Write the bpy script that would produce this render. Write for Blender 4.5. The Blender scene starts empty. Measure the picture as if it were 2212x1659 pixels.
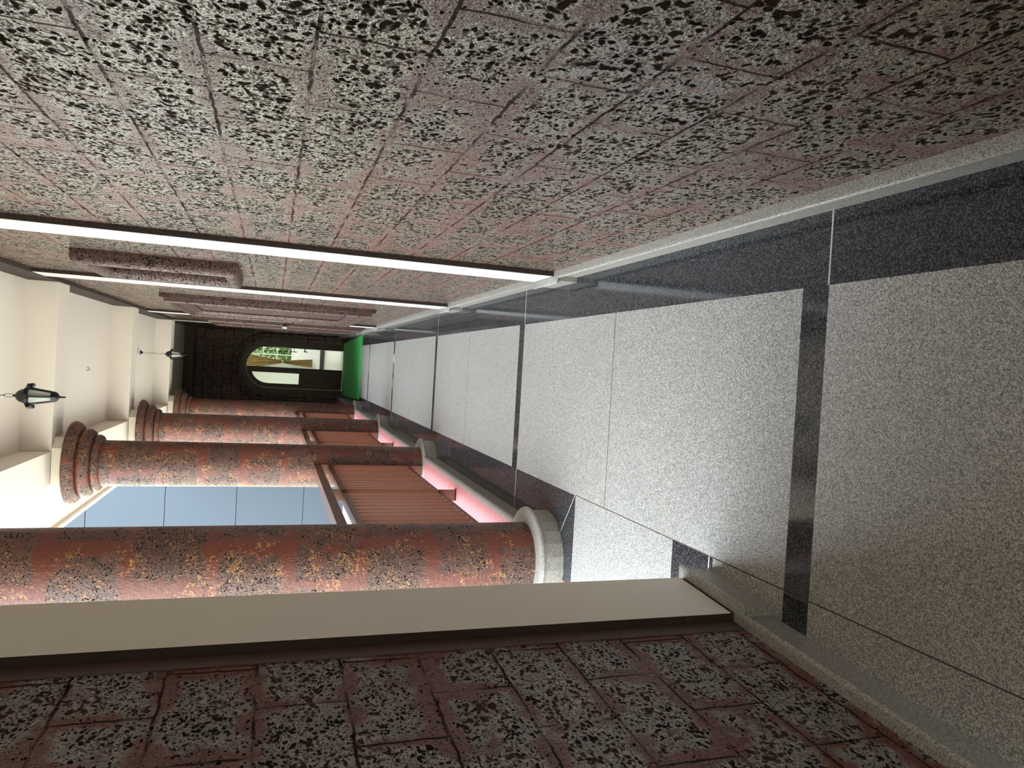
import bpy, bmesh, math, random
from mathutils import Vector, Matrix
random.seed(7)
C = bpy.context.scene.collection
scene = bpy.context.scene
S = 1.5                      # metres per unit: the camera stands one unit above the floor
PI = math.pi

# ------------------------------------------------------------------ camera
F_PX = 1552.455
YAW, PITCH, ROLL = -0.0186212, 0.3226369, -0.0524149
def camera_axes():
    cy, sy = math.cos(YAW), math.sin(YAW); cp, sp = math.cos(PITCH), math.sin(PITCH)
    cr, sr = math.cos(ROLL), math.sin(ROLL)
    f = Vector((sy*cp, cy*cp, -sp)); r = Vector((cy, -sy, 0)); d = f.cross(r)
    return cr*r + sr*d, -sr*r + cr*d, f
_r, _d, _f = camera_axes()
cam_data = bpy.data.cameras.new('camera'); cam = bpy.data.objects.new('camera', cam_data); C.objects.link(cam)
# the phone was held sideways: the picture's right is the world's down
m = Matrix((( _d.x, _r.x, -_f.x, 0.0), (_d.y, _r.y, -_f.y, 0.0), (_d.z, _r.z, -_f.z, S), (0, 0, 0, 1)))
cam.matrix_world = m
cam_data.sensor_fit = 'HORIZONTAL'; cam_data.sensor_width = 36.0
cam_data.lens = F_PX/2212*36.0
cam_data.clip_start = 0.02; cam_data.clip_end = 300
scene.camera = cam

# ------------------------------------------------------------------ light and exposure
scene.view_settings.view_transform = 'Standard'
scene.view_settings.look = 'None'
scene.view_settings.gamma = 1.0
scene.view_settings.use_curve_mapping = False
scene.view_settings.exposure = 0.35
scene.cycles.adaptive_threshold = 0.03; scene.cycles.max_bounces = 6; scene.cycles.diffuse_bounces = 3; scene.cycles.glossy_bounces = 3; scene.cycles.transmission_bounces = 6

world = bpy.data.worlds.new('sky'); scene.world = world
world.use_nodes = True
wn = world.node_tree.nodes; wl = world.node_tree.links
bg = wn['Background']
tc = wn.new('ShaderNodeTexCoord'); sx = wn.new('ShaderNodeSeparateXYZ'); cr = wn.new('ShaderNodeValToRGB')
wl.new(tc.outputs['Generated'], sx.inputs[0]); wl.new(sx.outputs['Z'], cr.inputs[0]); wl.new(cr.outputs[0], bg.inputs[0])
els = cr.color_ramp.elements
els[0].position = 0.0; els[0].color = (0.40, 0.44, 0.30, 1)
els[1].position = 0.75; els[1].color = (0.74, 0.88, 1.0, 1)
e = els.new(0.08); e.color = (0.60, 0.64, 0.46, 1)
e = els.new(0.20); e.color = (0.86, 0.95, 1.0, 1)
bg.inputs[1].default_value = 6.0

sun_data = bpy.data.lights.new('sun', 'SUN'); sun = bpy.data.objects.new('sun', sun_data); C.objects.link(sun)
sun_data.energy = 7.0; sun_data.angle = 0.01; sun_data.color = (1.0, 0.93, 0.80)
sun.rotation_euler = Vector((-0.42, -0.12, -1.0)).to_track_quat('-Z', 'Y').to_euler()   # over the roof from the building's side
sun.location = (6, -4, 14)

# ------------------------------------------------------------------ node helpers
def new_mat(name):
    mt = bpy.data.materials.new(name); mt.use_nodes = True
    nt = mt.node_tree
    return mt, nt, nt.nodes['Principled BSDF']
def nd(nt, typ, **kw):
    n = nt.nodes.new(typ)
    for k, v in kw.items(): setattr(n, k, v)
    return n
def put(nt, sock, v):
    if isinstance(v, bpy.types.NodeSocket): nt.links.new(v, sock)
    elif isinstance(v, (tuple, list)) and len(v) == 3 and sock.type == 'RGBA': sock.default_value = (*v, 1)
    else: sock.default_value = v
def mth(nt, op, a, b=None, c=None, clamp=False):
    n = nd(nt, 'ShaderNodeMath', operation=op, use_clamp=clamp)
    put(nt, n.inputs[0], a)
    if b is not None: put(nt, n.inputs[1], b)
    if c is not None: put(nt, n.inputs[2], c)
    return n.outputs[0]
def step(nt, v, lo, hi):                       # smoothstep from lo to hi
    n = nd(nt, 'ShaderNodeMapRange', interpolation_type='SMOOTHSTEP')
    put(nt, n.inputs[0], v); put(nt, n.inputs[1], lo); put(nt, n.inputs[2], hi)
    n.inputs[3].default_value = 0; n.inputs[4].default_value = 1
    return n.outputs[0]
def mixc(nt, fac, a, b, blend='MIX'):
    n = nd(nt, 'ShaderNodeMix', data_type='RGBA', blend_type=blend)
    put(nt, n.inputs[0], fac); put(nt, n.inputs[6], a); put(nt, n.inputs[7], b)
    return n.outputs[2]
def noise(nt, vec, scale, detail=2.0, rough=0.5, out=0):
    n = nd(nt, 'ShaderNodeTexNoise'); put(nt, n.inputs['Vector'], vec)
    n.inputs['Scale'].default_value = scale; n.inputs['Detail'].default_value = detail; n.inputs['Roughness'].default_value = rough
    return n.outputs[out]
def voro(nt, vec, scale, feature='F1', out='Distance'):
    n = nd(nt, 'ShaderNodeTexVoronoi', feature=feature); put(nt, n.inputs['Vector'], vec)
    n.inputs['Scale'].default_value = scale
    return n.outputs[out]
def vadd(nt, a, b, op='ADD', scale=None):
    n = nd(nt, 'ShaderNodeVectorMath', operation=op); put(nt, n.inputs[0], a)
    if op == 'SCALE': n.inputs['Scale'].default_value = b
    else: put(nt, n.inputs[1], b)
    return n.outputs[0]
def pos(nt): return nd(nt, 'ShaderNodeNewGeometry').outputs['Position']
def uv(nt): return nd(nt, 'ShaderNodeTexCoord').outputs['UV']
def bump(nt, bsdf, h, dist, strength=1.0):
    n = nd(nt, 'ShaderNodeBump'); n.inputs['Strength'].default_value = strength; n.inputs['Distance'].default_value = dist
    put(nt, n.inputs['Height'], h); nt.links.new(n.outputs[0], bsdf.inputs['Normal'])

def flat(name, col, rough=0.5, metal=0.0, spec=0.5, vary=0.0, vscale=3.0, bmp=0.0, bscale=60.0):
    mt, nt, b = new_mat(name)
    if vary:
        f = noise(nt, pos(nt), vscale, 4.0, 0.6)
        put(nt, b.inputs['Base Color'], mixc(nt, f, tuple(c*(1-vary) for c in col), tuple(min(1, c*(1+vary)) for c in col)))
    else: b.inputs['Base Color'].default_value = (*col, 1)
    b.inputs['Roughness'].default_value = rough; b.inputs['Metallic'].default_value = metal
    b.inputs['Specular IOR Level'].default_value = spec
    if bmp: bump(nt, b, noise(nt, pos(nt), bscale, 3.0), bmp)
    return mt

def laterite(name, bw, bh, off, red, core, ochre, pits=1.0, smear=0.5, flecks=0.3, rough=0.22, off_u=0.0, joint_w=0.0030, joint_k=0.95, pit_scale=1.0, gloss=0.5, coat=0.0, grit=0.4, pale=0.06, deep=0.10, yellow_k=0.0):
    """Varnished laterite: UVs are metres along / up the wall; blocks bw x bh metres."""
    mt, nt, b = new_mat(name)
    P = pos(nt)
    warp = vadd(nt, noise(nt, P, 17.0, 2.0, 0.65, out=1), (0.5, 0.5, 0.5), 'SUBTRACT')
    Pw = vadd(nt, vadd(nt, P, (1.0, 0.72, 1.0), 'MULTIPLY'), vadd(nt, warp, 0.040/pit_scale, 'SCALE'))
    uw = vadd(nt, vadd(nt, uv(nt), (off_u, -off, 0)), vadd(nt, warp, 0.014, 'SCALE'))
    def brick(mortar, smooth):
        n = nd(nt, 'ShaderNodeTexBrick'); put(nt, n.inputs['Vector'], uw)
        n.offset = 0.5; n.offset_frequency = 2; n.squash = 1.0; n.squash_frequency = 1
        n.inputs['Scale'].default_value = 1.0; n.inputs['Mortar Size'].default_value = mortar
        n.inputs['Mortar Smooth'].default_value = smooth; n.inputs['Bias'].default_value = 0
        n.inputs['Brick Width'].default_value = bw; n.inputs['Row Height'].default_value = bh
        n.inputs['Color1'].default_value = (0, 0, 0, 1); n.inputs['Color2'].default_value = (1, 1, 1, 1)
        return n
    joint_n = brick(joint_w, 0.3); wide = brick(0.060, 1.0)
    jf = mth(nt, 'MULTIPLY', joint_n.outputs['Fac'], mth(nt, 'MULTIPLY', step(nt, noise(nt, P, 7.0, 2.0), 0.28, 0.55), joint_k))
    tone = nd(nt, 'ShaderNodeSeparateColor'); nt.links.new(wide.outputs['Color'], tone.inputs[0])
    big = noise(nt, P, 4.0, 3.0, 0.68)
    mid = noise(nt, P, 19.0, 3.0, 0.7)
    # red mortar skin, worked unevenly over the edges of the blocks
    edge = mth(nt, 'ADD', mth(nt, 'MULTIPLY', wide.outputs['Fac'], 0.75*smear),
               mth(nt, 'ADD', mth(nt, 'MULTIPLY', mth(nt, 'SUBTRACT', big, 0.5), 2.7), mth(nt, 'MULTIPLY', mth(nt, 'SUBTRACT', mid, 0.5), 1.0)))
    skin = step(nt, edge, 0.16, 0.50)
    keep = mth(nt, 'MULTIPLY', skin, 0.20)
    # holes of the stone, three sizes
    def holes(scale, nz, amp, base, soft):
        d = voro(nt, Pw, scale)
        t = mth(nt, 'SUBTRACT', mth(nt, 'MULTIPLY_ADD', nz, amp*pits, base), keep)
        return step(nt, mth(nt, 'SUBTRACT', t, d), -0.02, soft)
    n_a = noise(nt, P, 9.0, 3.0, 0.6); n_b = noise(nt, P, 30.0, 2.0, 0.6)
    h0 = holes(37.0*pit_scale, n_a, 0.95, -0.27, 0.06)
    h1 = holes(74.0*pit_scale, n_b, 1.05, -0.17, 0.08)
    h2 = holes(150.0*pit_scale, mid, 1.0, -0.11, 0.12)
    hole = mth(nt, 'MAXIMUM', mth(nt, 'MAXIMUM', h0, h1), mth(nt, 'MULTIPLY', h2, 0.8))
    fine = noise(nt, P, 130.0, 2.0, 0.7)
    blot = step(nt, mid, 0.34, 0.66)
    c_core = mixc(nt, blot, tuple(c*0.50 for c in core), tuple(min(1, c*1.30) for c in core))
    c_core = mixc(nt, mth(nt, 'MULTIPLY', fine, pale), c_core, (0.55, 0.50, 0.46))
    c_red = mixc(nt, fine, tuple(c*0.70 for c in red), tuple(c*1.25 for c in red))
    if yellow_k: c_core = mixc(nt, mth(nt, 'MULTIPLY', step(nt, noise(nt, P, 1.6, 4.0, 0.65), 0.42, 0.62), yellow_k), c_core, (0.27, 0.20, 0.055))   # broad yellow patches in the core colour
    col = mixc(nt, skin, c_core, c_red)
    col = mixc(nt, mth(nt, 'MULTIPLY', tone.outputs[0], 0.25), col, tuple(c*0.45 for c in core))
    fl = voro(nt, vadd(nt, P, vadd(nt, warp, 0.09, 'SCALE')), 55.0)
    fl = step(nt, mth(nt, 'SUBTRACT', mth(nt, 'MULTIPLY_ADD', n_a, 1.6, -0.86+0.22*flecks), fl), -0.02, 0.05)
    col = mixc(nt, mth(nt, 'MULTIPLY', fl, 0.75), col, mixc(nt, fine, tuple(c*0.6 for c in ochre), tuple(min(1, c*1.4) for c in ochre)))
    col = mixc(nt, mth(nt, 'MULTIPLY', hole, 0.95), col, mixc(nt, step(nt, n_a, 0.42, 0.60), (0.012, 0.007, 0.006), tuple(0.012+c*deep for c in red)))      # the holes' own shade put into the colour, near black to deep red
    col = mixc(nt, jf, col, (0.022, 0.010, 0.008))
    put(nt, b.inputs['Base Color'], col)
    put(nt, b.inputs['Roughness'], mth(nt, 'MULTIPLY_ADD', hole, 0.4, rough))
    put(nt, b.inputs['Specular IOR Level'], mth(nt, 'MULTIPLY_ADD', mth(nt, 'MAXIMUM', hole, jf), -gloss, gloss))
    h = mth(nt, 'MULTIPLY', hole, -1.0)
    h = mth(nt, 'ADD', h, mth(nt, 'MULTIPLY', jf, -1.2))
    h = mth(nt, 'ADD', h, mth(nt, 'MULTIPLY', n_b, 0.6))
    h = mth(nt, 'ADD', h, mth(nt, 'MULTIPLY', skin, 0.15))
    if coat:
        n = nd(nt, 'ShaderNodeBump'); n.inputs['Strength'].default_value = 1.0; n.inputs['Distance'].default_value = 0.004
        put(nt, n.inputs['Height'], mth(nt, 'ADD', h, mth(nt, 'MULTIPLY', fine, 0.9))); nt.links.new(n.outputs[0], b.inputs['Coat Normal'])
        shut = mth(nt, 'MAXIMUM', mth(nt, 'MAXIMUM', hole, jf), mth(nt, 'MULTIPLY', skin, 0.60))
        put(nt, b.inputs['Coat Weight'], mth(nt, 'MULTIPLY_ADD', shut, -coat, coat))
        b.inputs['Coat Roughness'].default_value = 0.10; b.inputs['Coat IOR'].default_value = 1.75
    h = mth(nt, 'ADD', h, mth(nt, 'MULTIPLY', fine, grit))
    bump(nt, b, h, 0.008, 1.0)
    return mt

def granite(name, dark, mid, light, rough, scale=520.0, spec=0.5, bmp=0.0):
    mt, nt, b = new_mat(name)
    P = pos(nt)
    v = nd(nt, 'ShaderNodeTexVoronoi'); put(nt, v.inputs['Vector'], P); v.inputs['Scale'].default_value = scale
    sc = nd(nt, 'ShaderNodeSeparateColor'); nt.links.new(v.outputs['Color'], sc.inputs[0])
    cl = noise(nt, P, scale*0.35, 3.0, 0.6)
    col = mixc(nt, step(nt, sc.outputs[0], 0.15, 0.35), dark, mid)
    col = mixc(nt, step(nt, mth(nt, 'ADD', sc.outputs[1], mth(nt, 'MULTIPLY', cl, 0.4)), 0.80, 0.95), col, light)
    soft = noise(nt, P, 2.2, 4.0, 0.6)
    col = mixc(nt, mth(nt, 'MULTIPLY', soft, 0.25), col, tuple(c*0.72 for c in mid))
    put(nt, b.inputs['Base Color'], col)
    b.inputs['Roughness'].default_value = rough; b.inputs['Specular IOR Level'].default_value = spec
    if bmp: bump(nt, b, mth(nt, 'ADD', sc.outputs[2], cl), bmp, 0.6)
    return mt

RED = (0.165, 0.056, 0.040); CORE = (0.215, 0.138, 0.094); OCH = (0.40, 0.20, 0.08)
PITCH_B = 0.1275*S; WID_B = 0.235*S
M = {}
M['laterite'] = laterite('laterite_wall', WID_B, PITCH_B, 0.0785*S, RED, CORE, OCH, 1.06, 0.62, 0.1, 0.3, gloss=0.5, coat=1.0, grit=0.85, pale=0.20, joint_w=0.0038, yellow_k=0.35)
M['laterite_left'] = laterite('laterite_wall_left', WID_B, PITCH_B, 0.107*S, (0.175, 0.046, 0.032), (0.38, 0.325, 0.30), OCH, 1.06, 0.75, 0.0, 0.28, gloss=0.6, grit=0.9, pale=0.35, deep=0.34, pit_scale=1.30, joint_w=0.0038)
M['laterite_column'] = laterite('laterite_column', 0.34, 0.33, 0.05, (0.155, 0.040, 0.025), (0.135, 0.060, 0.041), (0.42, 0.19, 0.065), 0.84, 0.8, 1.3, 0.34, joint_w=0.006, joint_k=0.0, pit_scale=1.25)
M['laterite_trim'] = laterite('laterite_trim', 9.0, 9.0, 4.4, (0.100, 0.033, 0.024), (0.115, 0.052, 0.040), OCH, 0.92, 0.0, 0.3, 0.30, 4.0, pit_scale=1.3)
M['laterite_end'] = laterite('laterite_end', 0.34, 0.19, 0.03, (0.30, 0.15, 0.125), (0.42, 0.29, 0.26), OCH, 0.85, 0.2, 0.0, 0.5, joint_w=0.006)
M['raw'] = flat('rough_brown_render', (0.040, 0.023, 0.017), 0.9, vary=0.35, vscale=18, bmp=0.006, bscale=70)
M['smooth_brown'] = flat('smooth_brown_plaster', (0.085, 0.040, 0.030), 0.6, vary=0.4, vscale=20, bmp=0.002, bscale=80)
M['cream'] = flat('cream_paint', (0.86, 0.775, 0.665), 0.55, vary=0.025, vscale=1.5, bmp=0.0006, bscale=40)
M['white'] = flat('white_paint', (0.66, 0.665, 0.65), 0.45)
M['granite_floor'] = granite('grey_granite_flamed', (0.165, 0.15, 0.137), (0.385, 0.358, 0.33), (0.70, 0.67, 0.63), 0.38, 330, 0.5, 0.0022)
M['granite_black'] = granite('black_granite_polished', (0.012, 0.012, 0.014), (0.026, 0.026, 0.029), (0.12, 0.12, 0.13), 0.09, 330, 0.45)
M['granite_skirt'] = granite('grey_granite_moulding', (0.15, 0.135, 0.12), (0.36, 0.325, 0.285), (0.56, 0.53, 0.48), 0.28, 420, 0.5, 0.0006)
M['grout_dark'] = flat('dark_joint', (0.10, 0.075, 0.06), 0.9)
M['grout_light'] = flat('white_joint', (0.62, 0.58, 0.52), 0.8)
M['pink'] = flat('red_oxide_kerb_paint', (0.56, 0.20, 0.20), 0.6, vary=0.22, vscale=30, bmp=0.001)
M['rail'] = flat('brown_metal_paint', (0.130, 0.045, 0.026), 0.26, vary=0.05)
M['mat'] = flat('green_mat', (0.10, 0.70, 0.18), 0.85, vary=0.14, vscale=9, bmp=0.002, bscale=300)
M['black'] = flat('black_lantern_metal', (0.006, 0.0065, 0.007), 0.42, vary=0.2, vscale=60)
M['wood'] = flat('dark_polished_wood', (0.11, 0.064, 0.040), 0.30, vary=0.4, vscale=8)
M['steel'] = flat('brass_handle', (0.45, 0.36, 0.22), 0.3, 1.0)
M['concrete'] = flat('sunlit_concrete', (0.52, 0.49, 0.44), 0.9, vary=0.1)
M['roof'] = flat('roof_slab', (0.45, 0.42, 0.38), 0.9)
M['curtain'] = flat('gold_curtain', (0.52, 0.37, 0.15), 0.7, vary=0.15, vscale=20)
M['room_tile'] = flat('beige_room_tile', (0.56, 0.52, 0.42), 0.3, vary=0.06)
M['room_wall'] = flat('white_room_wall', (0.80, 0.79, 0.72), 0.6)
M['dark_base'] = flat('dark_room_skirting', (0.03, 0.03, 0.028), 0.4)
M['leaf'] = flat('leaf_green', (0.07, 0.12, 0.02), 0.6, vary=0.6, vscale=4)
def glass_mats():
    mt, nt, b = new_mat('frosted_glass')
    b.inputs['Base Color'].default_value = (0.86, 0.89, 0.85, 1); b.inputs['Roughness'].default_value = 0.35
    b.inputs['Transmission Weight'].default_value = 0.55; b.inputs['IOR'].default_value = 1.2
    M['frost'] = mt
    mt, nt, b = new_mat('clear_glass')
    b.inputs['Base Color'].default_value = (0.95, 0.98, 0.96, 1); b.inputs['Roughness'].default_value = 0.02
    b.inputs['Transmission Weight'].default_value = 1.0; b.inputs['IOR'].default_value = 1.05
    M['clear'] = mt
glass_mats()
def facade_mat():
    mt, nt, b = new_mat('blue_grey_cladding')
    s = nd(nt, 'ShaderNodeSeparateXYZ'); nt.links.new(pos(nt), s.inputs[0])
    f = noise(nt, pos(nt), 0.6, 3.0)
    put(nt, b.inputs['Base Color'], mixc(nt, f, (0.050, 0.068, 0.094), (0.058, 0.077, 0.104)))
    b.inputs['Roughness'].default_value = 0.45
    M['facade'] = mt
facade_mat()

# ------------------------------------------------------------------ mesh helpers (all lengths in units, scaled by S)
class MB:
    def __init__(self): self.v = []; self.f = []; self.mi = []; self.uvf = {}
    def add(self, vs, fs, mi=0, uvs=None):
        o = len(self.v); self.v += [tuple(p) for p in vs]
        for k, f in enumerate(fs):
            if uvs: self.uvf[len(self.f)] = uvs[k]
            self.f.append(tuple(i+o for i in f)); self.mi.append(mi)
        return self
    def quad(self, a, b, c, d, mi=0): return self.add([a, b, c, d], [(0, 1, 2, 3)], mi)
    def box(self, x0, x1, y0, y1, z0, z1, mi=0):
        return self.hexa([(x0,y0),(x1,y0),(x1,y1),(x0,y1)], z0, z1, mi)
    def hexa(self, foot, z0, z1, mi=0):
        """prism over a counter-clockwise footprint; z0/z1 may be functions of y"""
        n = len(foot); zf = lambda z, y: z(y) if callable(z) else z
        vs = [(x, y, zf(z0, y)) for x, y in foot] + [(x, y, zf(z1, y)) for x, y in foot]
        fs = [tuple(range(n-1, -1, -1)), tuple(range(n, 2*n))] + [(i, (i+1) % n, (i+1) % n+n, i+n) for i in range(n)]
        return self.add(vs, fs, mi)
    def lathe(self, prof, cx, cy, n=48, a0=0.0, a1=2*PI, mi=0, cap=True):
        full = abs(a1-a0-2*PI) < 1e-6; cols = n if full else n+1
        vs = []
        for k in range(cols):
            a = a0 + (a1-a0)*k/n
            for r, z in prof: vs.append((cx+r*math.cos(a), cy+r*math.sin(a), z))
        m_ = len(prof); fs = []; uvs = []
        L = [0.0]
        for i in range(1, m_): L.append(L[-1]+math.hypot(prof[i][0]-prof[i-1][0], prof[i][1]-prof[i-1][1]))
        R = max(p[0] for p in prof)*0.8
        for k in range(n):
            k2 = (k+1) % cols
            for i in range(m_-1):
                fs.append((k*m_+i, k2*m_+i, k2*m_+i+1, k*m_+i+1))
                ua, ub = R*(a1-a0)*k/n, R*(a1-a0)*(k+1)/n
                uvs.append([(ua*S, L[i]*S), (ub*S, L[i]*S), (ub*S, L[i+1]*S), (ua*S, L[i+1]*S)])
        self.add(vs, fs, mi, uvs)
        if cap and full:
            for i in (0, m_-1):
                if prof[i][0] > 1e-5:
                    o = [(cx+prof[i][0]*math.cos(2*PI*k/n), cy+prof[i][0]*math.sin(2*PI*k/n), prof[i][1]) for k in range(n)]
                    self.add(o, [tuple(range(n)) if i else tuple(range(n-1, -1, -1))], mi)
        return self
    def sweep(self, path, prof, closed=False, mi=0, caps=True):
        """profile points (out, up) swept along a floor path; out is to the right of travel, mitred"""
        n = len(path); rings = []
        for i in range(n):
            p = Vector(path[i][:2])
            def nrm(a, b):
                d = (Vector(b[:2])-Vector(a[:2])).normalized(); return Vector((d.y, -d.x))
            if closed or 0 < i < n-1:
                n1 = nrm(path[i-1], path[i]); n2 = nrm(path[i], path[(i+1) % n]); b = (n1+n2).normalized(); b = b/max(0.25, b.dot(n1))
            elif i == 0: b = nrm(path[0], path[1])
            else: b = nrm(path[-2], path[-1])
            rings.append([(p.x+b.x*o, p.y+b.y*o, z) for o, z in prof])
        k = len(prof); vs = [q for r in rings for q in r]; fs = []
        for i in range(n if closed else n-1):
            j = (i+1) % n
            for a in range(k-1): fs.append((i*k+a, i*k+a+1, j*k+a+1, j*k+a))
        if caps and not closed:
            fs.append(tuple(range(k-1, -1, -1))); fs.append(tuple((n-1)*k+a for a in range(k)))
        return self.add(vs, fs, mi)
    def tube(self, pts, r, n=8, closed=False, mi=0):
        pts = [Vector(p) for p in pts]; N = len(pts); vs = []
        for i, p in enumerate(pts):
            a = pts[i-1] if (i or closed) else p; b = pts[(i+1) % N] if (i < N-1 or closed) else p
            t = (b-a).normalized(); ref = Vector((0, 0, 1)) if abs(t.z) < 0.9 else Vector((1, 0, 0))
            s_ = t.cross(ref).normalized(); q = s_.cross(t)
            rr = r[i] if isinstance(r, (list, tuple)) else r
            vs += [tuple(p+rr*(math.cos(2*PI*k/n)*s_+math.sin(2*PI*k/n)*q)) for k in range(n)]
        fs = []
        for i in range(N if closed else N-1):
            j = (i+1) % N
            for k in range(n): fs.append((i*n+k, i*n+(k+1) % n, j*n+(k+1) % n, j*n+k))
        if not closed: fs += [tuple(range(n-1, -1, -1)), tuple((N-1)*n+k for k in range(n))]
        return self.add(vs, fs, mi)
    def build(self, name, mats, parent=None, smooth=False, bevel=0.0, origin=(0, 0, 0), bseg=2):
        ox, oy, oz = origin
        me = bpy.data.meshes.new(name)
        me.from_pydata([((x-ox)*S, (y-oy)*S, (z-oz)*S) for x, y, z in self.v], [], self.f)
        mats = mats if isinstance(mats, (list, tuple)) else [mats]
        for q in mats: me.materials.append(M[q])
        ul = me.uv_layers.new(name='UVMap')
        for p in me.polygons:
            p.material_index = self.mi[p.index]; p.use_smooth = smooth
            cu = self.uvf.get(p.index)
            nx, ny, nz = (abs(c) for c in p.normal)
            for q, li in enumerate(p.loop_indices):
                x, y, z = self.v[me.loops[li].vertex_index]
                if cu: ul.data[li].uv = cu[q]
                elif nx >= ny and nx >= nz: ul.data[li].uv = (y*S, z*S)
                elif ny >= nz: ul.data[li].uv = (x*S, z*S)
                else: ul.data[li].uv = (x*S, y*S)
        if smooth:
            bm = bmesh.new(); bm.from_mesh(me)
            bmesh.ops.remove_doubles(bm, verts=bm.verts, dist=1e-5)
            for ed in bm.edges:
                if len(ed.link_faces) == 2 and ed.calc_face_angle(0) > 0.75: ed.smooth = False
            bm.to_mesh(me); bm.free()
        o = bpy.data.objects.new(name, me); C.objects.link(o)
        if parent: o.parent = parent
        o.location = (ox*S, oy*S, oz*S) if not parent else (0, 0, 0)
        if bevel:
            bv = o.modifiers.new('bevel', 'BEVEL'); bv.width = bevel*S; bv.segments = bseg; bv.limit_method = 'ANGLE'; bv.angle_limit = 0.6
        return o
def tag(o, label, cat, group=None, kind=None):
    o['label'] = label; o['category'] = cat
    if group: o['group'] = group
    if kind: o['kind'] = kind
    return o
def empty(name, x, y, z, label, cat, group=None, kind=None):
    o = bpy.data.objects.new(name, None); C.objects.link(o); o.location = (x*S, y*S, z*S); o.empty_display_size = 0.1
    return tag(o, label, cat, group, kind)
def copy_tree(o, parent=None):
    c = o.copy(); C.objects.link(c); c.parent = parent
    for ch in list(o.children): copy_tree(ch, c)
    return c
STRUCT = 'structure'

# heights of the roof frame fall very slightly along the passage
zb = lambda y: 2.095-0.0165*(y-4.4)        # underside of the beams
zc = lambda y: zb(y)+0.150                 # ceiling
XR = 0.357                                 # right wall face
lw = lambda y: -0.484+0.065*(y-1.23)       # left wall face

# ------------------------------------------------------------------ floor
def build_floor():
    xs = {-2.2, -0.418, -0.4150, -0.4100, -0.4070, 0.20, 0.40}
    ys = {-2.6, 11.12}
    strips = [(1.117, 1.188), (2.865, 2.928), (4.55, 4.605), (6.24, 6.295), (7.92, 7.975)]
    mids = [0.27, 2.015, 3.752, 5.42, 7.10]
    for a, b in strips: ys |= {a, a+0.004, b}
    for q in mids: ys |= {q, q+0.0035}
    ys |= {1.434, 1.447, 1.452, 1.612, 2.238, 8.66, 9.3, 9.3035, 10.2, 10.2035}
    xs |= {-0.72}
    xs = sorted(xs); ys = sorted(ys)
    G, B, D, L = 0, 1, 2, 3
    def pick(x, y):
        st = next((s for s in strips if s[0] <= y <= s[1]), None)
        if x > 0.20:                                  # black border by the wall
            return L if st and y < st[0]+0.004 else B
        if x < -0.410:
            if y > 2.238:
                return L if st and y < st[0]+0.004 else B
            if y > 1.612: return G
            if y > 1.434: return L if 1.447 < y < 1.452 else B
            if st: return D if x > -0.4185 and x > -0.4150 else B
            return G
        if -0.4100 < x < -0.4070 and not st and y < 2.238: return D
        if st: return B
        if any(q <= y <= q+0.0035 for q in mids+[9.3, 10.2]): return D
        return G
    mb = MB()
    vid = {}
    def V(i, j):
        if (i, j) not in vid: vid[(i, j)] = len(mb.v); mb.v.append((xs[i], ys[j], 0.0))
        return vid[(i, j)]
    for i in range(len(xs)-1):
        for j in range(len(ys)-1):
            if xs[i] < -0.73 and (ys[j] < 1.42 or ys[j+1] > 2.5): continue
            mi = pick((xs[i]+xs[i+1])/2, (ys[j]+ys[j+1])/2)
            mb.f.append((V(i, j), V(i+1, j), V(i+1, j+1), V(i, j+1))); mb.mi.append(mi)
    # the white mitre joint of the black border beside the nearest column
    a = Vector((-0.4075, 2.241, 0.0006)); b = Vector((-0.556, 2.349, 0.0006)); n = Vector((0.6, 0.8, 0))*0.0016
    mb.quad(a-n, a+n, b+n, b-n, 3)
    o = mb.build('floor', ['granite_floor', 'granite_black', 'grout_dark', 'grout_light'])
    tag(o, 'grey flamed granite floor with polished black granite borders and cross strips', 'floor', kind=STRUCT)
build_floor()

# ------------------------------------------------------------------ right wall
mb = MB().hexa([(XR, -0.50), (XR+0.15, -0.50), (XR+0.15, 11.0), (XR, 11.0)], -0.02, lambda y: zc(y)+0.02)  # stops short behind the camera; unseen opening added to light the left side
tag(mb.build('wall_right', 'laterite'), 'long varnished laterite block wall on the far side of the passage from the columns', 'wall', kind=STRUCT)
mb = MB().hexa([(0.335, -0.50), (XR-0.0005, -0.50), (XR-0.0005, 8.62), (0.335, 8.62)], zb, lambda y: zc(y)+0.005)
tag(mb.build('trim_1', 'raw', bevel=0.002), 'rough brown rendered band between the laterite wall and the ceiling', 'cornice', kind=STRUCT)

PIL = [(2.352, 2.545, 'between the longest plain stretch of laterite wall and the small high window'),
       (3.962, 4.158, 'between the small high window and the tall window'),
       (6.90, 7.09, 'just past the tall window'),
       (8.44, 8.62, 'at the mouth of the dark end bay')]
def right_pilaster(y0, y1, where):
    t = empty('wall_pilaster', 0.348, (y0+y1)/2, 0, 'white painted pilaster '+where, 'pilaster', 'white pilasters on the laterite wall')
    o = MB().box(0.3405, XR-0.0005, y0, y1, 0.080, zb((y0+y1)/2)+0.002).build('pilaster_core', 'raw', None)
    o.parent = t; o.matrix_parent_inverse = Matrix.Translation(-t.location)
    o = MB().box(0.3390, 0.3404, y0, y1, 0.086, zb((y0+y1)/2)).build('painted_face', 'white', None)
    o.parent = t; o.matrix_parent_inverse = Matrix.Translation(-t.location)
for q in PIL: right_pilaster(*q)

# skirting of the right wall, stepping round each pilaster
SK = [(0.0, 0.0), (0.014, 0.0), (0.014, 0.066), (0.0175, 0.0685), (0.0225, 0.071), (0.0245, 0.0755), (0.0225, 0.0805), (0.018, 0.083), (0.0, 0.083)]
path = [(XR, -0.50)]
for y0, y1, _ in PIL: path += [(XR, y0), (0.339, y0), (0.339, y1), (XR, y1)]
path += [(XR, 11.0)]
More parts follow.
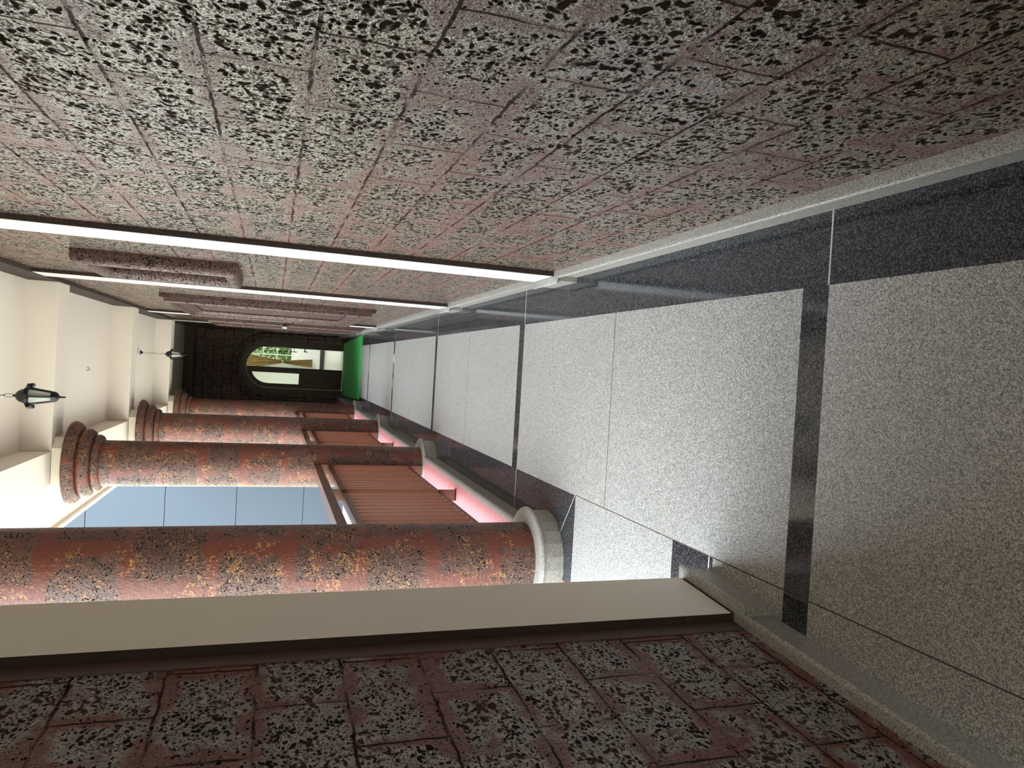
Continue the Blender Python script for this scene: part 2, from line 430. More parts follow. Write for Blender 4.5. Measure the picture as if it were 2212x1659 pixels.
# travelling +y the passage lies on the left, so walk it backwards
mb = MB().sweep(path[::-1], SK)
tag(mb.build('baseboard_right', 'granite_skirt', smooth=True), 'grey granite skirting with rounded nose along the foot of the long laterite wall', 'skirting', kind=STRUCT)

# ------------------------------------------------------------------ left wall stub by the camera, its pilaster and skirting
yE = 1.425
mb = MB().hexa([(lw(-2.6)-0.2, -2.6), (lw(-2.6), -2.6), (lw(1.405), 1.405), (lw(1.405)-0.5, 1.405), (lw(1.405)-0.5, 1.2)], -0.02, lambda y: zc(y)+0.02)
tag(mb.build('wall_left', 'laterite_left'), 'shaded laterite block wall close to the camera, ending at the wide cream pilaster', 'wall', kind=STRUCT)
t = empty('wall_pilaster', -0.465, 1.33, 0, 'wide cream painted pilaster ending the near laterite wall beside the open doorway', 'pilaster')
fa, fb = (-0.4652, 1.232), (-0.4495, yE)
def adopt(o, t): o.parent = t; o.matrix_parent_inverse = Matrix.Translation(-t.location); return o
adopt(MB().hexa([(lw(1.232)+0.0005, 1.232), (fa[0]-0.0015, 1.232), (fb[0]-0.0015, yE-0.0015), (-1.02, yE-0.0015), (-1.02, 1.408), (lw(1.408)+0.0005, 1.408)], 0.082, zb(1.3)).build('pilaster_core', 'raw'), t)
adopt(MB().hexa([(fa[0]-0.0014, 1.232), (fa[0], 1.232), (fb[0], yE), (-1.02, yE), (-1.02, yE-0.0014), (fb[0]-0.0016, yE-0.0014)], 0.090, zb(1.3)).build('painted_face', 'cream'), t)
path = [(lw(-2.6), -2.6), (lw(1.232), 1.232), (fa[0], 1.232), (fb[0], yE), (-1.02, yE)]
tag(MB().sweep(path, SK).build('baseboard_left', 'granite_skirt', smooth=True), 'grey granite skirting at the foot of the near shaded wall, turning round the cream pilaster', 'skirting', kind=STRUCT)

o = MB().hexa([(lw(1.19)+0.0002, 1.19), (lw(1.19)+0.0022, 1.19), (lw(1.2315)+0.0022, 1.2315), (lw(1.2315)+0.0002, 1.2315)], 0.084, 2.14).build('trim_4', 'smooth_brown')
tag(o, 'smooth dark brown plaster strip between the near wall blocks and the cream pilaster', 'plaster strip', kind=STRUCT)
# ------------------------------------------------------------------ ceiling, beams
mb = MB().hexa([(-0.74, -2.6), (0.40, -2.6), (0.40, 11.0), (-0.74, 11.0)], zc, lambda y: zc(y)+0.1)
tag(mb.build('ceiling', 'cream'), 'cream painted ceiling slab over the passage', 'ceiling', kind=STRUCT)
mb = MB().hexa([(-0.75, -2.6), (-0.57, -2.6), (-0.57, 8.62), (-0.75, 8.62)], zb, lambda y: zc(y)+0.004)
tag(mb.build('column_beam', 'cream', bevel=0.002), 'cream painted long beam running along over the column capitals', 'beam', kind=STRUCT)
for y, w in [(2.48, 'over the nearest column next to the cream pilaster'), (4.50, 'crossing at the second column'), (6.47, 'crossing at the third column'), (8.48, 'crossing at the fourth column before the dark end bay')]:
    mb = MB().hexa([(-0.5695, y-0.1), (0.3345, y-0.1), (0.3345, y+0.1), (-0.5695, y+0.1)], zb, lambda q: zc(q)+0.004)
    tag(mb.build('ceiling_beam', 'cream', bevel=0.002), 'cream cross beam under the ceiling, '+w, 'beam', 'cream cross beams', STRUCT)
mb = MB().hexa([(-1.12, -2.6), (-0.7505, -2.6), (-0.7505, 10.92), (-1.12, 10.92)], lambda y: zb(y)+0.11, lambda y: zb(y)+0.17)
mb.hexa([(-1.12, -2.6), (-1.095, -2.6), (-1.095, 10.92), (-1.12, 10.92)], lambda y: zb(y)+0.085, lambda y: zb(y)+0.1099)
tag(mb.build('roof_eave', 'cream'), 'cream roof overhang outside the columns with a drip lip along its edge', 'eave', kind=STRUCT)
mb = MB().hexa([(-1.12, -2.6), (1.7, -2.6), (1.7, 11.0), (-1.12, 11.0)], lambda y: zc(y)+0.101, lambda y: zc(y)+0.18)  # extended beyond the right wall, out of view, to block the sun
tag(MB().box(-0.8, 0.52, -1.4, -1.305, -0.02, 2.3).build('wall_rear_added', 'cream'), 'unseen cream wall added across the passage behind the camera to cut light from the rear', 'wall', kind=STRUCT)  # added out of view to hold back light from behind
tag(mb.build('roof_slab', 'roof'), 'flat roof slab over the passage, carried out past the right wall to block the sun', 'roof', kind=STRUCT)

# ------------------------------------------------------------------ columns
COLS = [(-0.683, 2.478, 'nearest round red laterite column, next to the cream pilaster'),
        (-0.647, 4.53, 'second round red laterite column, behind the nearest railing panel'),
        (-0.637, 6.51, 'third round red laterite column along the passage'),
        (-0.622, 8.50, 'fourth and farthest round red laterite column, by the dark end wall')]
def column():
    t = empty('stone_column', 0, 0, 0, 'x', 'column', 'round laterite columns')
    ZT = 2.0605
    def P(mb, name, mat, **k): return mb.build(name, mat, t, **k)
    # granite foot: short drum with rounded nose
    P(MB().lathe([(0.02, 0.0), (0.173, 0.0), (0.173, 0.066)], 0, 0, 24), 'granite_drum', 'granite_skirt')
    P(MB().lathe([(0.02, 0.0662), (0.176, 0.0662), (0.184, 0.070), (0.186, 0.0755), (0.183, 0.0815), (0.173, 0.0850), (0.160, 0.0855), (0.148, 0.0855), (0.02, 0.0855)], 0, 0, 64), 'granite_nose', 'granite_skirt', smooth=True)
    sh = [(0.02, 0.0857)] + [(0.1285, 0.0857+(1.842-0.0857)*i/20) for i in range(21)]
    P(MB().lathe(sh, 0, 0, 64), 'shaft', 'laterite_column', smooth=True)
    cap = [(0.02, 1.8422), (0.131, 1.8422), (0.150, 1.848), (0.157, 1.858), (0.159, 1.868), (0.155, 1.877), (0.149, 1.881),
           (0.160, 1.8835), (0.176, 1.890), (0.187, 1.902), (0.191, 1.917), (0.189, 1.932), (0.183, 1.940), (0.177, 1.944),
           (0.192, 1.946), (0.209, 1.953), (0.222, 1.964), (0.230, 1.977), (0.232, 1.987), (0.227, 1.997), (0.217, 2.001), (0.02, 2.001)]
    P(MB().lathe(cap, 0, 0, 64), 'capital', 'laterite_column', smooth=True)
    c = 0.055; x0, x1, y0, y1 = -0.112, 0.150, -0.135, 0.135
    P(MB().hexa([(x0, y0), (x1-c, y0), (x1, y0+c), (x1, y1-c), (x1-c, y1), (x0, y1)], 2.0015, ZT), 'abacus', 'cream')
    return t
proto = column()
for i, (x, y, lb) in enumerate(COLS):
    o = proto if i == 0 else copy_tree(proto)
    o.location = (x*S, y*S, 0); o.rotation_euler = (0, 0, 0); o['label'] = lb
    # the abacus reaches up to the beam above this column
    o.scale = (1, 1, (zb(y)-0.0005)/2.0605)

# ------------------------------------------------------------------ kerb between the columns, with railings
cx = lambda y: -0.577+0.0066*(y-2.8)       # foot of the kerb face
def kerb(y0, y1, label):
    t = empty('kerb_wall', cx(y0)-0.1, (y0+y1)/2, 0, label, 'kerb', 'low kerbs between the columns')
    o = MB().hexa([(-0.86, y0), (cx(y0)-0.016, y0), (cx(y1)-0.016, y1), (-0.86, y1)], -0.15, 0.0815).build('painted_kerb', 'pink'); adopt(o, t)
    o = MB().sweep([(cx(y0)-0.015, y0), (cx(y1)-0.015, y1)], SK).build('granite_facing', 'granite_skirt', smooth=True); adopt(o, t)
kerb(2.625, 4.385, 'low kerb with grey granite facing and pink painted top under the nearest railing panel')
kerb(4.675, 6.365, 'low granite faced kerb with pink top under the middle railing panel')
kerb(6.655, 8.36, 'low granite faced kerb with pink top under the farthest railing panel')
kerb(8.645, 10.9, 'low granite faced kerb running on into the dark end bay')

def railing(y0, y1, xo, label, pitch=0.078):
    ym = (y0+y1)/2+0.04
    t = empty('metal_railing', xo, (y0+y1)/2, 0.082, label, 'railing', 'brown railings between the columns')
    def P(mb, name, **k): return adopt(mb.build(name, 'rail', **k), t)
    X0, X1 = xo-0.032, xo+0.028
    P(MB().box(X0, X1, y0-0.02, y1+0.02, 0.698, 0.738), 'top_rail', bevel=0.002)
    P(MB().box(X0+0.006, X1-0.010, y0-0.02, y1+0.02, 0.630, 0.656), 'mid_rail', bevel=0.0015)
    P(MB().box(X0+0.008, X1-0.012, y0-0.02, y1+0.02, 0.160, 0.176), 'bottom_rail', bevel=0.001)
    posts = (y0+0.004, ym, y1-0.004)
    for y in posts:
        mb = MB().box(X0+0.003, X1-0.001, y-0.0045, y+0.0045, 0.0825, 0.6979)
        mb.hexa([(X0+0.003, y-0.0045), (X1+0.006, y-0.0045), (X1+0.006, y+0.0045), (X0+0.003, y+0.0045)], 0.0818, 0.0870)
        P(mb, 'post')
    for a, b in zip(posts[:-1], posts[1:]):
        n = int(round((b-a)/pitch))
        for k in range(1, n):
            y = a+(b-a)*k/n
            P(MB().box(X0+0.018, X1-0.018, y-0.0065, y+0.0065, 0.1761, 0.6299), 'baluster')
railing(2.615, 4.395, -0.646, 'brown painted metal railing panel of flat bars between the nearest and second columns')
railing(4.665, 6.375, -0.636, 'brown metal railing panel of flat bars between the second and third columns')
railing(6.65, 8.365, -0.624, 'brown metal railing panel of flat bars between the third and fourth columns')

# ------------------------------------------------------------------ stone window surrounds on the right wall
def surround(name, y0, y1, z0, z1, prof, label, panel_mat='laterite_trim'):
    t = empty(name, XR, (y0+y1)/2, z0, label, 'window surround', None, STRUCT)
    def piece(nm, A, B):
        vs = []; k = len(prof)
        for (yy, zz, sy, sz) in (A, B):
            for o_, p_ in prof: vs.append((XR-0.0004-p_, yy+sy*o_, zz+sz*o_))
        fs = [(i, i+1, k+i+1, k+i) for i in range(k-1)] + [(k-1, 0, k, 2*k-1)] + [tuple(range(k-1, -1, -1)), tuple(range(k, 2*k))]
        o = MB().add(vs, fs).build(nm, 'laterite_trim', smooth=True); adopt(o, t)
        bm = bmesh.new(); bm.from_mesh(o.data); bmesh.ops.recalc_face_normals(bm, faces=bm.faces); bm.to_mesh(o.data); bm.free()
    bl, br = (y0, z0, -1, -1), (y1, z0, 1, -1); tl, tr = (y0, z1, -1, 1), (y1, z1, 1, 1)
    piece('sill', bl, br); piece('head', tl, tr); piece('jamb', bl, tl); piece('jamb', br, tr)
    adopt(MB().box(XR-0.004, XR-0.0004, y0-0.004, y1+0.004, z0-0.004, z1+0.004).build('shutter_panel', panel_mat), t)
    return t
roll = [(0.062, 0.0), (0.062, 0.030), (0.058, 0.042), (0.048, 0.051), (0.034, 0.054), (0.020, 0.051), (0.008, 0.042), (0.0, 0.028), (0.0, 0.0)]
surround('window_1', 3.075, 3.47, 1.208, 1.662, roll, 'small high window with thick rounded laterite surround between the first two white pilasters')
prof2 = [(0.125, 0.0), (0.123, 0.026), (0.100, 0.028), (0.097, 0.048), (0.086, 0.056), (0.072, 0.054), (0.062, 0.044), (0.056, 0.036),
         (0.046, 0.036), (0.038, 0.034), (0.026, 0.024), (0.010, 0.018), (0.0, 0.016), (0.0, 0.0)]
surround('window_2', 4.985, 6.36, 0.485, 1.555, prof2, 'tall window with stepped laterite moulding between the second and third white pilasters')
w3 = surround('window_3', 7.36, 8.20, 0.27, 1.50, prof2, 'tall laterite moulded surround past the third white pilaster, seen almost edge on')
o = MB().box(XR-0.075, XR-0.056, 7.225, 7.28, 0.885, 0.93).build('switch_box', 'white', bevel=0.002)
tag(o, 'tiny white switch box on the farthest window moulding', 'switch box')

# ------------------------------------------------------------------ far end bay: end wall, arch surround, door
YB = 11.0; AX = -0.142; ZS = 1.055
def arc_pts(r, n, zs=ZS, z0=0.0):
    """half-round arch outline from the left foot over the top to the right foot"""
    return [(AX-r, z0)] + [(AX-r*math.cos(PI*k/n), zs+r*math.sin(PI*k/n)) for k in range(n+1)] + [(AX+r, z0)]
def end_wall():
    n = 40; inner = arc_pts(0.44, n); mb = MB(); x0, x1, zt = -0.80, 0.40, zc(YB)+0.02
    outer = []
    for x, z in inner:                        # matching points on the rectangle
        if z <= 0: outer.append((x0 if x < AX else x1, 0.0)); continue
        a = math.atan2(z-ZS, x-AX); dx, dz = math.cos(a), math.sin(a)
        t = min((x1-AX)/dx if dx > 1e-6 else 1e9, (x0-AX)/dx if dx < -1e-6 else 1e9, (zt-ZS)/dz if dz > 1e-6 else 1e9)
        outer.append((AX+t*dx, ZS+t*dz))
    # square off the upper corners
    pts = len(inner); vs = []
    for y in (YB, YB+0.14):
        vs += [(x, y, z) for x, z in inner] + [(x, y, z) for x, z in outer]
    fs = []
    for i in range(pts-1):
        fs.append((i, i+1, pts+i+1, pts+i)); b = 2*pts
        fs.append((b+i+1, b+i, b+pts+i, b+pts+i+1)); fs.append((i+1, i, b+i, b+i+1))
    mb.add(vs, fs)
    for sx in (x0, x1):
        c0 = [p for p in outer if abs(p[0]-sx) < 1e-6]; zt_ = max(p[1] for p in c0)
        c1 = [p for p in outer if abs(p[1]-zt) < 1e-6]; xn = min((p[0] for p in c1), key=lambda q: abs(q-sx))
        mb.add([(sx, YB, zt_), (sx, YB, zt), (xn, YB, zt)], [(0, 1, 2)])
    return mb
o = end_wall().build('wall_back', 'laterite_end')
tag(o, 'dark laterite end wall closing the passage round the arched door', 'wall', kind=STRUCT)
def arch_ring(r0, r1, ya, yb, z0=0.0, n=40, prof=None):
    mb = MB(); prof = prof or [(r1, yb), (r1, ya), (r0, ya), (r0, yb)]
    k = len(prof); vs = []
    st = [(-1, None)] + [(i, PI*i/n) for i in range(n+1)] + [(n+1, None)]
    for i, a in st:
        for r, y in prof:
            if a is None: vs.append((AX+(-r if i < 0 else r), y, z0))
            else: vs.append((AX-r*math.cos(a), y, ZS+r*math.sin(a)))
    m_ = len(st); fs = []
    for i in range(m_-1):
        for j in range(k-1): fs.append((i*k+j, i*k+j+1, (i+1)*k+j+1, (i+1)*k+j))
    fs += [tuple(range(k-1, -1, -1)), tuple((m_-1)*k+j for j in range(k))]
    mb.add(vs, fs); return mb
prof = [(0.495, 10.9995), (0.495, 10.955), (0.485, 10.94), (0.465, 10.935), (0.45, 10.945), (0.445, 10.965), (0.435, 10.955), (0.415, 10.95), (0.40, 10.96), (0.392, 10.985), (0.384, 10.985), (0.384, 10.9995)]
o = arch_ring(0.384, 0.495, 0, 0, prof=prof).build('trim_2', 'laterite_end', smooth=True)
tag(o, 'moulded dark laterite arch surround round the wooden door', 'arch surround', kind=STRUCT)
dr = empty('door_1', AX, YB, 0, 'dark wooden arched double door with one leaf closed and one swung open', 'door', None, STRUCT)
adopt(arch_ring(0.302, 0.4395, 11.012, 11.10).build('door_frame', 'wood', smooth=True), dr)
# closed left leaf: half arch with glazed top and lower panel
def half_leaf():
    """leaf from x=AX-0.30 to AX+0.005, arched; a glass opening and a sunk panel are cut out of it"""
    ya, yb = 11.035, 11.065; XL, XH = AX-0.300, AX+0.004
    gx0, gx1, gz0 = AX-0.235, AX-0.078, 0.622
    mb = MB()
    rr = lambda r: (lambda x: ZS+math.sqrt(max(0, r*r-(x-AX)**2)) if abs(x-AX) < r else ZS)
    # columns of quads across the width between glass edge rows
    def slab(x0, x1, zlo, zhi, n=12):
        for i in range(n):
            a, b = x0+(x1-x0)*i/n, x0+(x1-x0)*(i+1)/n
            q = [(a, zlo(a)), (b, zlo(b)), (b, zhi(b)), (a, zhi(a))]
            vs = [(x, ya, z) for x, z in q] + [(x, yb, z) for x, z in q]
            mb.add(vs, [(0, 1, 2, 3), (7, 6, 5, 4), (0, 4, 5, 1), (1, 5, 6, 2), (2, 6, 7, 3), (3, 7, 4, 0)])
    k0 = lambda x: 0.004; top = rr(0.300); gtop = rr(0.235)
    slab(XL, gx0, k0, top); slab(gx1, XH, k0, top)
    slab(gx0, gx1, gtop, top, 20); slab(gx0, gx1, lambda x: 0.524, lambda x: gz0, 1); slab(gx0, gx1, k0, lambda x: 0.097, 1)
    return mb, (gx0, gx1, gz0, gtop)
mb, (gx0, gx1, gz0, gtop) = half_leaf()
leaf = adopt(mb.build('door_leaf', 'wood'), dr)
def sub(o, parent): o.parent = parent; o.matrix_parent_inverse = parent.matrix_basis.inverted() @ Matrix.Translation(-dr.location) if parent is dr else Matrix.Identity(4); return o
def subpart(o, p):
    o.parent = p; bpy.context.view_layer.update(); o.matrix_parent_inverse = p.matrix_world.inverted(); return o
g = MB(); n = 20
pts = [(gx0, gz0)] + [(gx1, gz0)] + [(gx1-(gx1-gx0)*i/n, gtop(gx1-(gx1-gx0)*i/n)) for i in range(n+1)]
vs = [(x, 11.045, z) for x, z in pts] + [(x, 11.050, z) for x, z in pts]; k = len(pts)
g.add(vs, [tuple(range(k)), tuple(range(2*k-1, k-1, -1))] + [(i, k+i, k+(i+1) % k, (i+1) % k) for i in range(k)])
subpart(g.build('glass_pane', 'clear'), leaf)
g = MB().box(gx0, gx1, 11.046, 11.056, 0.097, 0.524)
g.hexa([(gx0+0.02, 11.040), (gx1-0.02, 11.040), (gx1-0.02, 11.0459), (gx0+0.02, 11.0459)], 0.122, 0.499)
subpart(g.build('door_panel', 'wood'), leaf)
hx = AX-0.045
g = MB().tube([(hx, 11.012, 0.655), (hx, 11.012, 0.905)], 0.006).tube([(hx, 11.034, 0.69), (hx, 11.012, 0.69)], 0.004).tube([(hx, 11.034, 0.87), (hx, 11.012, 0.87)], 0.004)
subpart(g.build('door_handle', 'steel', smooth=True), leaf)
# open right leaf, swung into the room on its hinge
mb = MB(); xh = AX+0.292
n = 14
pts = [(11.06, 0.004), (11.36, 0.004)] + [(11.06+0.30*(1-i/n), ZS+math.sqrt(max(0, 0.3**2-(0.30*(1-i/n))**2))) for i in range(n+1)]
pts = [(11.06, 0.004), (11.36, 0.004), (11.36, ZS+0.30)] + [(11.36-0.30*math.sin(PI/2*i/n), ZS+0.30*math.cos(PI/2*i/n)) for i in range(1, n+1)]
k = len(pts); vs = [(xh, y, z) for y, z in pts] + [(xh+0.03, y, z) for y, z in pts]
mb.add(vs, [tuple(range(k)), tuple(range(2*k-1, k-1, -1))] + [(i, k+i, k+(i+1) % k, (i+1) % k) for i in range(k)])
leaf2 = adopt(mb.build('door_leaf', 'wood'), dr)
g = MB().tube([(xh-0.05, 11.31, 0.66), (xh-0.05, 11.31, 0.93)], 0.006).tube([(xh, 11.31, 0.70), (xh-0.05, 11.31, 0.70)], 0.004).tube([(xh, 11.31, 0.89), (xh-0.05, 11.31, 0.89)], 0.004)
subpart(g.build('door_handle', 'black', smooth=True), leaf2)
g = MB().tube([(xh, 11.30, 0.545), (xh-0.045, 11.30, 0.545)], 0.008).tube([(xh-0.04, 11.30, 0.50), (xh-0.04, 11.30, 0.56)], 0.006)
subpart(g.build('door_latch', 'black', smooth=True), leaf2)
o = MB().box(-0.485, 0.3565, 10.62, 10.999, zb(10.8)+0.032, zc(10.62)-0.0005).build('trim_3', 'wood')
tag(o, 'dark boxed lintel beam under the ceiling against the end wall', 'lintel', kind=STRUCT)
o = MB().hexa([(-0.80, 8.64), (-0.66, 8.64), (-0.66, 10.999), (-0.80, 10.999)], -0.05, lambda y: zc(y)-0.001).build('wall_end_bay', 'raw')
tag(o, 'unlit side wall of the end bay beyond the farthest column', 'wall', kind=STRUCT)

# green mat in front of the door
mb = MB().hexa([(-0.443, 8.685), (0.327, 8.69), (0.265, 10.93), (-0.505, 10.92)], 0.0008, 0.008)
tag(mb.build('door_mat', 'mat', bevel=0.002), 'large plain bright green mat lying in front of the arched door', 'mat')

# ------------------------------------------------------------------ the room seen through the door
tag(MB().box(-2.4, 1.6, 11.125, 15.3, -0.06, 0.0).build('floor_inner_room', 'room_tile'), 'pale beige tiled floor of the room behind the arched door', 'floor', kind=STRUCT)
def room_wall():
    wx0, wx1, wz0, wz1 = -0.10, 0.55, 0.63, 1.50; y0, y1 = 15.2, 15.35; mb = MB()
    mb.box(-2.4, wx0, y0, y1, 0, 2.3); mb.box(wx1, 1.6, y0, y1, 0, 2.3); mb.box(wx0, wx1, y0, y1, 0, wz0); mb.box(wx0, wx1, y0, y1, wz1, 2.3)
    return mb.build('wall_inner_room', 'room_wall')
tag(room_wall(), 'white wall with the garden window at the back of the inner room', 'wall', kind=STRUCT)
tag(MB().box(-2.5, -2.4, 11.14, 15.4, -0.06, 2.4).box(1.6, 1.7, 11.14, 15.4, -0.06, 1.0).box(-2.5, -0.801, 11.02, 11.14, -0.06, 2.3).box(0.401, 1.7, 11.02, 11.14, -0.06, 2.3).build('wall_inner_sides', 'room_wall'), 'white side walls of the room behind the arched door', 'wall', kind=STRUCT)
tag(MB().box(-2.4, 1.6, 11.14, 15.4, 2.3, 2.4).build('ceiling_inner_room', 'room_wall'), 'ceiling of the room behind the arched door', 'ceiling', kind=STRUCT)
tag(MB().box(-2.4, 1.6, 15.185, 15.1995, 0.0005, 0.085).build('baseboard_inner_room', 'dark_base'), 'dark skirting along the back wall of the inner room', 'skirting', kind=STRUCT)
w = empty('window_4', 0.225, 15.24, 0.63, 'white framed garden window at the back of the inner room', 'window', None, STRUCT)
mb = MB()
for x in (-0.10, 0.05, 0.20, 0.36, 0.53): mb.box(x, x+0.018, 15.225, 15.245, 0.63, 1.50)
for z in (0.63, 0.91, 1.18, 1.482): mb.box(-0.10, 0.548, 15.222, 15.248, z, z+0.016)
adopt(mb.build('window_frame', 'white'), w)
adopt(MB().box(-0.10, 0.55, 15.233, 15.2345, 0.63, 1.50).build('window_pane', 'clear'), w)
def curtain():
    """gold curtain gathered in the middle by a tie"""
    mb = MB(); nz, nx = 26, 40; z0, z1 = 0.235, 1.62; vs = []
    for i in range(nz+1):
        z = z0+(z1-z0)*i/nz; d = abs(z-0.81)
        half = 0.018+0.062*min(1, d/0.55)**0.8 if z < 0.81 else 0.018+0.125*min(1, d/0.72)**0.85
        cxx = -0.078 if z < 0.81 else -0.078-0.012*(z-0.81)
        for j in range(nx+1):
            s = j/nx
            vs.append((cxx+half*(2*s-1), 15.12+0.030*math.sin(s*2*PI*7), z))
    fs = [(i*(nx+1)+j, i*(nx+1)+j+1, (i+1)*(nx+1)+j+1, (i+1)*(nx+1)+j) for i in range(nz) for j in range(nx)]
    o = mb.add(vs, fs).build('window_curtain', 'curtain', smooth=True)
    sm = o.modifiers.new('thickness', 'SOLIDIFY'); sm.thickness = 0.004
    return o
cu = curtain()
tag(cu, 'gold curtain tied back at its middle, beside the garden window of the inner room', 'curtain')
rod = MB().tube([(-0.30, 15.12, 1.625), (0.60, 15.12, 1.625)], 0.010).tube([(-0.28, 15.12, 1.625), (-0.28, 15.2, 1.625)], 0.006).tube([(0.58, 15.12, 1.625), (0.58, 15.2, 1.625)], 0.006).build('curtain_rod', 'black', smooth=True)
subpart(rod, cu)
ti = MB().lathe([(0.024, 0.795), (0.027, 0.80), (0.027, 0.822), (0.024, 0.827)], -0.078, 15.12, 20).build('curtain_tie', 'curtain', smooth=True)
subpart(ti, cu)
# garden beyond that window
def tree(x, y, seed):
    rnd = random.Random(seed); t = empty('garden_tree', x, y, 0, 'x', 'tree', 'garden trees')
    adopt(MB().tube([(x, y, -0.2), (x+0.03, y, 0.5), (x-0.02, y, 1.2)], [0.07, 0.055, 0.035]).build('trunk', 'wood', smooth=True), t)
    mb = MB()
    for _ in range(3600):
        a, b = rnd.uniform(0, 2*PI), rnd.uniform(-1, 1); r = 0.95*rnd.random()**0.4*0.85
        c = Vector((x+r*math.cos(a)*math.sqrt(1-b*b), y+r*math.sin(a)*math.sqrt(1-b*b), 1.05+0.95*r*b))
        u = Vector((rnd.uniform(-1, 1), rnd.uniform(-1, 1), rnd.uniform(-1, 1))).normalized(); v = u.orthogonal().normalized()
        l, w_ = rnd.uniform(0.04, 0.09), rnd.uniform(0.015, 0.035)
        mb.add([c-u*l, c+v*w_, c+u*l, c-v*w_], [(0, 1, 2, 3)])
    adopt(mb.build('foliage', 'leaf'), t); return t
tag(tree(0.35, 17.2, 1), 'leafy green tree outside the garden window, behind its panes', 'tree', 'garden trees')
tag(tree(-1.35, 18.6, 2), 'leafy green tree outside, mostly behind the gold curtain', 'tree', 'garden trees')
tag(MB().box(-6, 8, 15.5, 24, -0.12, -0.05).build('garden_ground', 'leaf'), 'green garden ground beyond the inner room', 'lawn', kind=STRUCT)

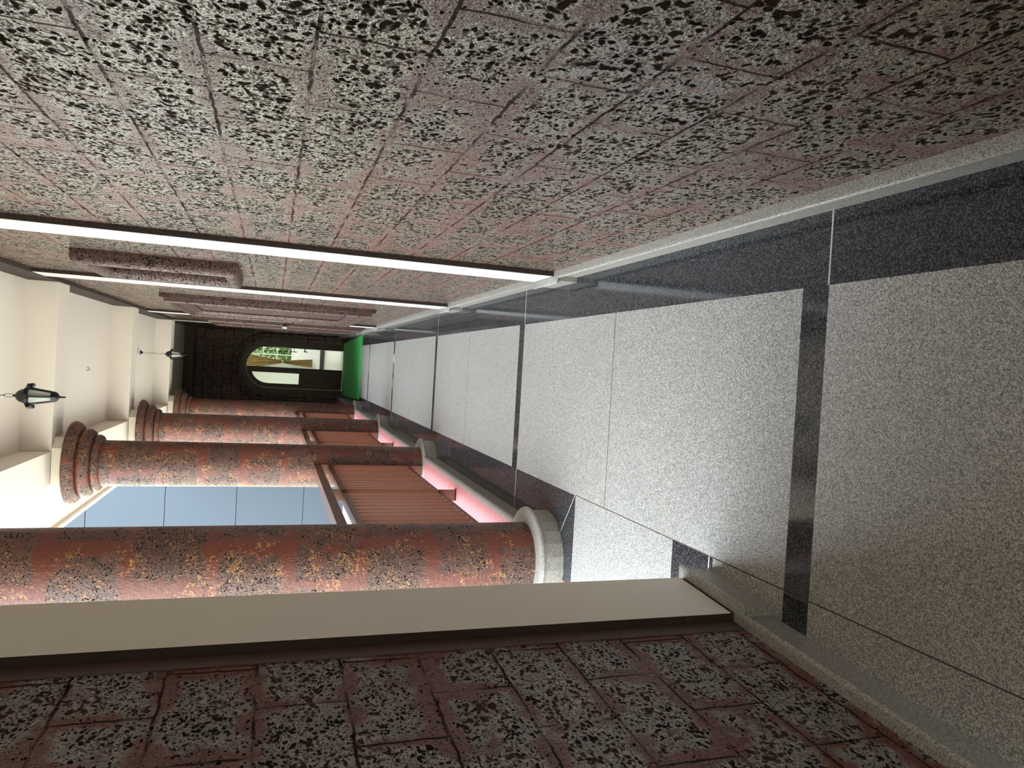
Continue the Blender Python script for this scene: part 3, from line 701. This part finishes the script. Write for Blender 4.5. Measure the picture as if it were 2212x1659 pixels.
# ------------------------------------------------------------------ hanging lanterns
def lantern(x, y, label, zceil, with_canopy, Z=1.80):
    t = empty('hanging_lantern', x, y, 1.8, label, 'lantern', 'black hanging lanterns')
    def P(mb, name, mat='black', **k): return adopt(mb.build(name, mat, **k), t)
    P(MB().lathe([(0.0005, Z+0.168), (0.004, Z+0.168), (0.006, Z+0.160), (0.014, Z+0.156), (0.022, Z+0.148), (0.027, Z+0.138), (0.029, Z+0.130), (0.033, Z+0.127), (0.034, Z+0.120), (0.0005, Z+0.120)], x, y, 24), 'dome', smooth=True)
    hexr = lambda r, z, a=PI/6: [(x+r*math.cos(a+PI/3*k), y+r*math.sin(a+PI/3*k), z) for k in range(6)]
    def rings(*rs):
        mb = MB(); vs = []
        for r, z in rs: vs += hexr(r, z)
        fs = [(i*6+k, i*6+(k+1) % 6, (i+1)*6+(k+1) % 6, (i+1)*6+k) for i in range(len(rs)-1) for k in range(6)]
        fs += [tuple(range(5, -1, -1)), tuple((len(rs)-1)*6+k for k in range(6))]
        return mb.add(vs, fs)
    col = P(rings((0.036, Z+0.110), (0.041, Z+0.112), (0.041, Z+0.119), (0.036, Z+0.1199)), 'collar')
    for k in range(6):                                  # turned-down ears at the corners of the collar
        a = PI/6+PI/3*k; c, s = math.cos(a), math.sin(a)
        q = lambda r, w, z: (x+r*c-w*s, y+r*s+w*c, z)
        vs = [q(0.0405, -0.009, Z+0.120), q(0.0405, 0.009, Z+0.120), q(0.056, 0.009, Z+0.112), q(0.056, -0.009, Z+0.112),
              q(0.0405, -0.009, Z+0.106), q(0.0405, 0.009, Z+0.106), q(0.055, 0.009, Z+0.098), q(0.055, -0.009, Z+0.098)]
        subpart(MB().add(vs, [(0, 1, 2, 3), (7, 6, 5, 4), (0, 4, 5, 1), (1, 5, 6, 2), (2, 6, 7, 3), (3, 7, 4, 0)]).build('collar_ear', 'black'), col)
    r1, z1, r0, z0 = 0.037, Z+0.109, 0.0225, Z+0.030
    mb = MB()
    for k in range(6):
        a = PI/6+PI/3*k; c, s = math.cos(a), math.sin(a)
        mb.tube([(x+r1*c, y+r1*s, z1), (x+r0*c, y+r0*s, z0)], 0.0040, 6)
    P(mb, 'frame')
    mb = MB()
    T, Bq = hexr(r1-0.002, z1-0.001), hexr(r0-0.001, z0+0.001)
    for k in range(6): mb.quad(Bq[k], Bq[(k+1) % 6], T[(k+1) % 6], T[k])
    P(mb, 'glass', 'frost')
    cup = P(rings((0.018, Z+0.010), (0.0245, Z+0.018), (0.0265, Z+0.0305), (0.022, Z+0.0309)), 'base_cup')
    subpart(MB().lathe([(0.0005, Z-0.022), (0.003, Z-0.020), (0.0045, Z-0.012), (0.003, Z-0.008), (0.0048, Z-0.005), (0.003, Z-0.001), (0.008, Z+0.003), (0.017, Z+0.0098), (0.0005, Z+0.0098)], x, y, 16).build('finial', 'black', smooth=True), cup)
    top = zceil-(0.040 if with_canopy else 0.0)
    zz = Z+0.166; i = 0; L = 0.032
    mb = MB()
    while zz < top-0.004:
        h = min(L, top-zz); pts = []
        for k in range(12):
            a = 2*PI*k/12; w_ = 0.0068*math.cos(a); hh = (h/2+0.003)*math.sin(a)
            pts.append((x+(w_ if i % 2 == 0 else 0), y+(0 if i % 2 == 0 else w_), zz+h/2+hh))
        mb.tube(pts, 0.0013, 6, True); zz += h; i += 1
    P(mb, 'chain', smooth=True)
    if with_canopy:
        P(MB().lathe([(0.002, top-0.004), (0.006, top-0.002), (0.024, top+0.020), (0.002, top+0.021)], x, y, 20), 'canopy', smooth=True)
        P(MB().tube([(x, y, top+0.020), (x+0.002, y, top+0.03), (x, y, zceil)], 0.002, 6), 'hook', smooth=True)
lantern(-0.217, 3.42, 'black hexagonal lantern with frosted panes on a chain, nearest, above the columns', zc(3.42), False, 1.828)
lantern(-0.027, 7.47, 'small black lantern hanging on a short chain before the dark end bay', zc(7.47), True)
x, y = -0.165, 5.68
o = MB().tube([(x, y, zc(y)+0.001), (x, y, zc(y)-0.012), (x+0.012, y, zc(y)-0.02), (x+0.022, y, zc(y)-0.012), (x+0.016, y, zc(y)-0.004)], 0.0025, 6).build('ceiling_hook', 'black', smooth=True)
tag(o, 'small empty metal hook in the ceiling between the second and third columns', 'hook')

# ------------------------------------------------------------------ outside
tag(MB().box(-30, -0.862, -14, 11.6, -0.30, -0.10).box(0.42, 20, -14, -0.52, -0.30, -0.06).build('ground', 'concrete'), 'sunlit pale concrete yard outside the columns', 'ground', kind=STRUCT)
t = empty('building_facade', -2.0, 10.97, 0, 'blue grey clad wall of the neighbouring building seen between the columns', 'building', None, STRUCT)
seams = [-0.10, 0.47, 1.39, 2.32, 3.29, 4.30]
mb = MB()
for a, b in zip(seams[:-1], seams[1:]): mb.box(-3.1, -0.802, 10.93, 10.96, a+0.004, b-0.004)
adopt(mb.build('cladding_panels', 'facade', bevel=0.002), t)
adopt(MB().box(-3.1, -0.802, 10.955, 11.0, -0.1, 4.3).build('backing_wall', 'dark_base'), t)
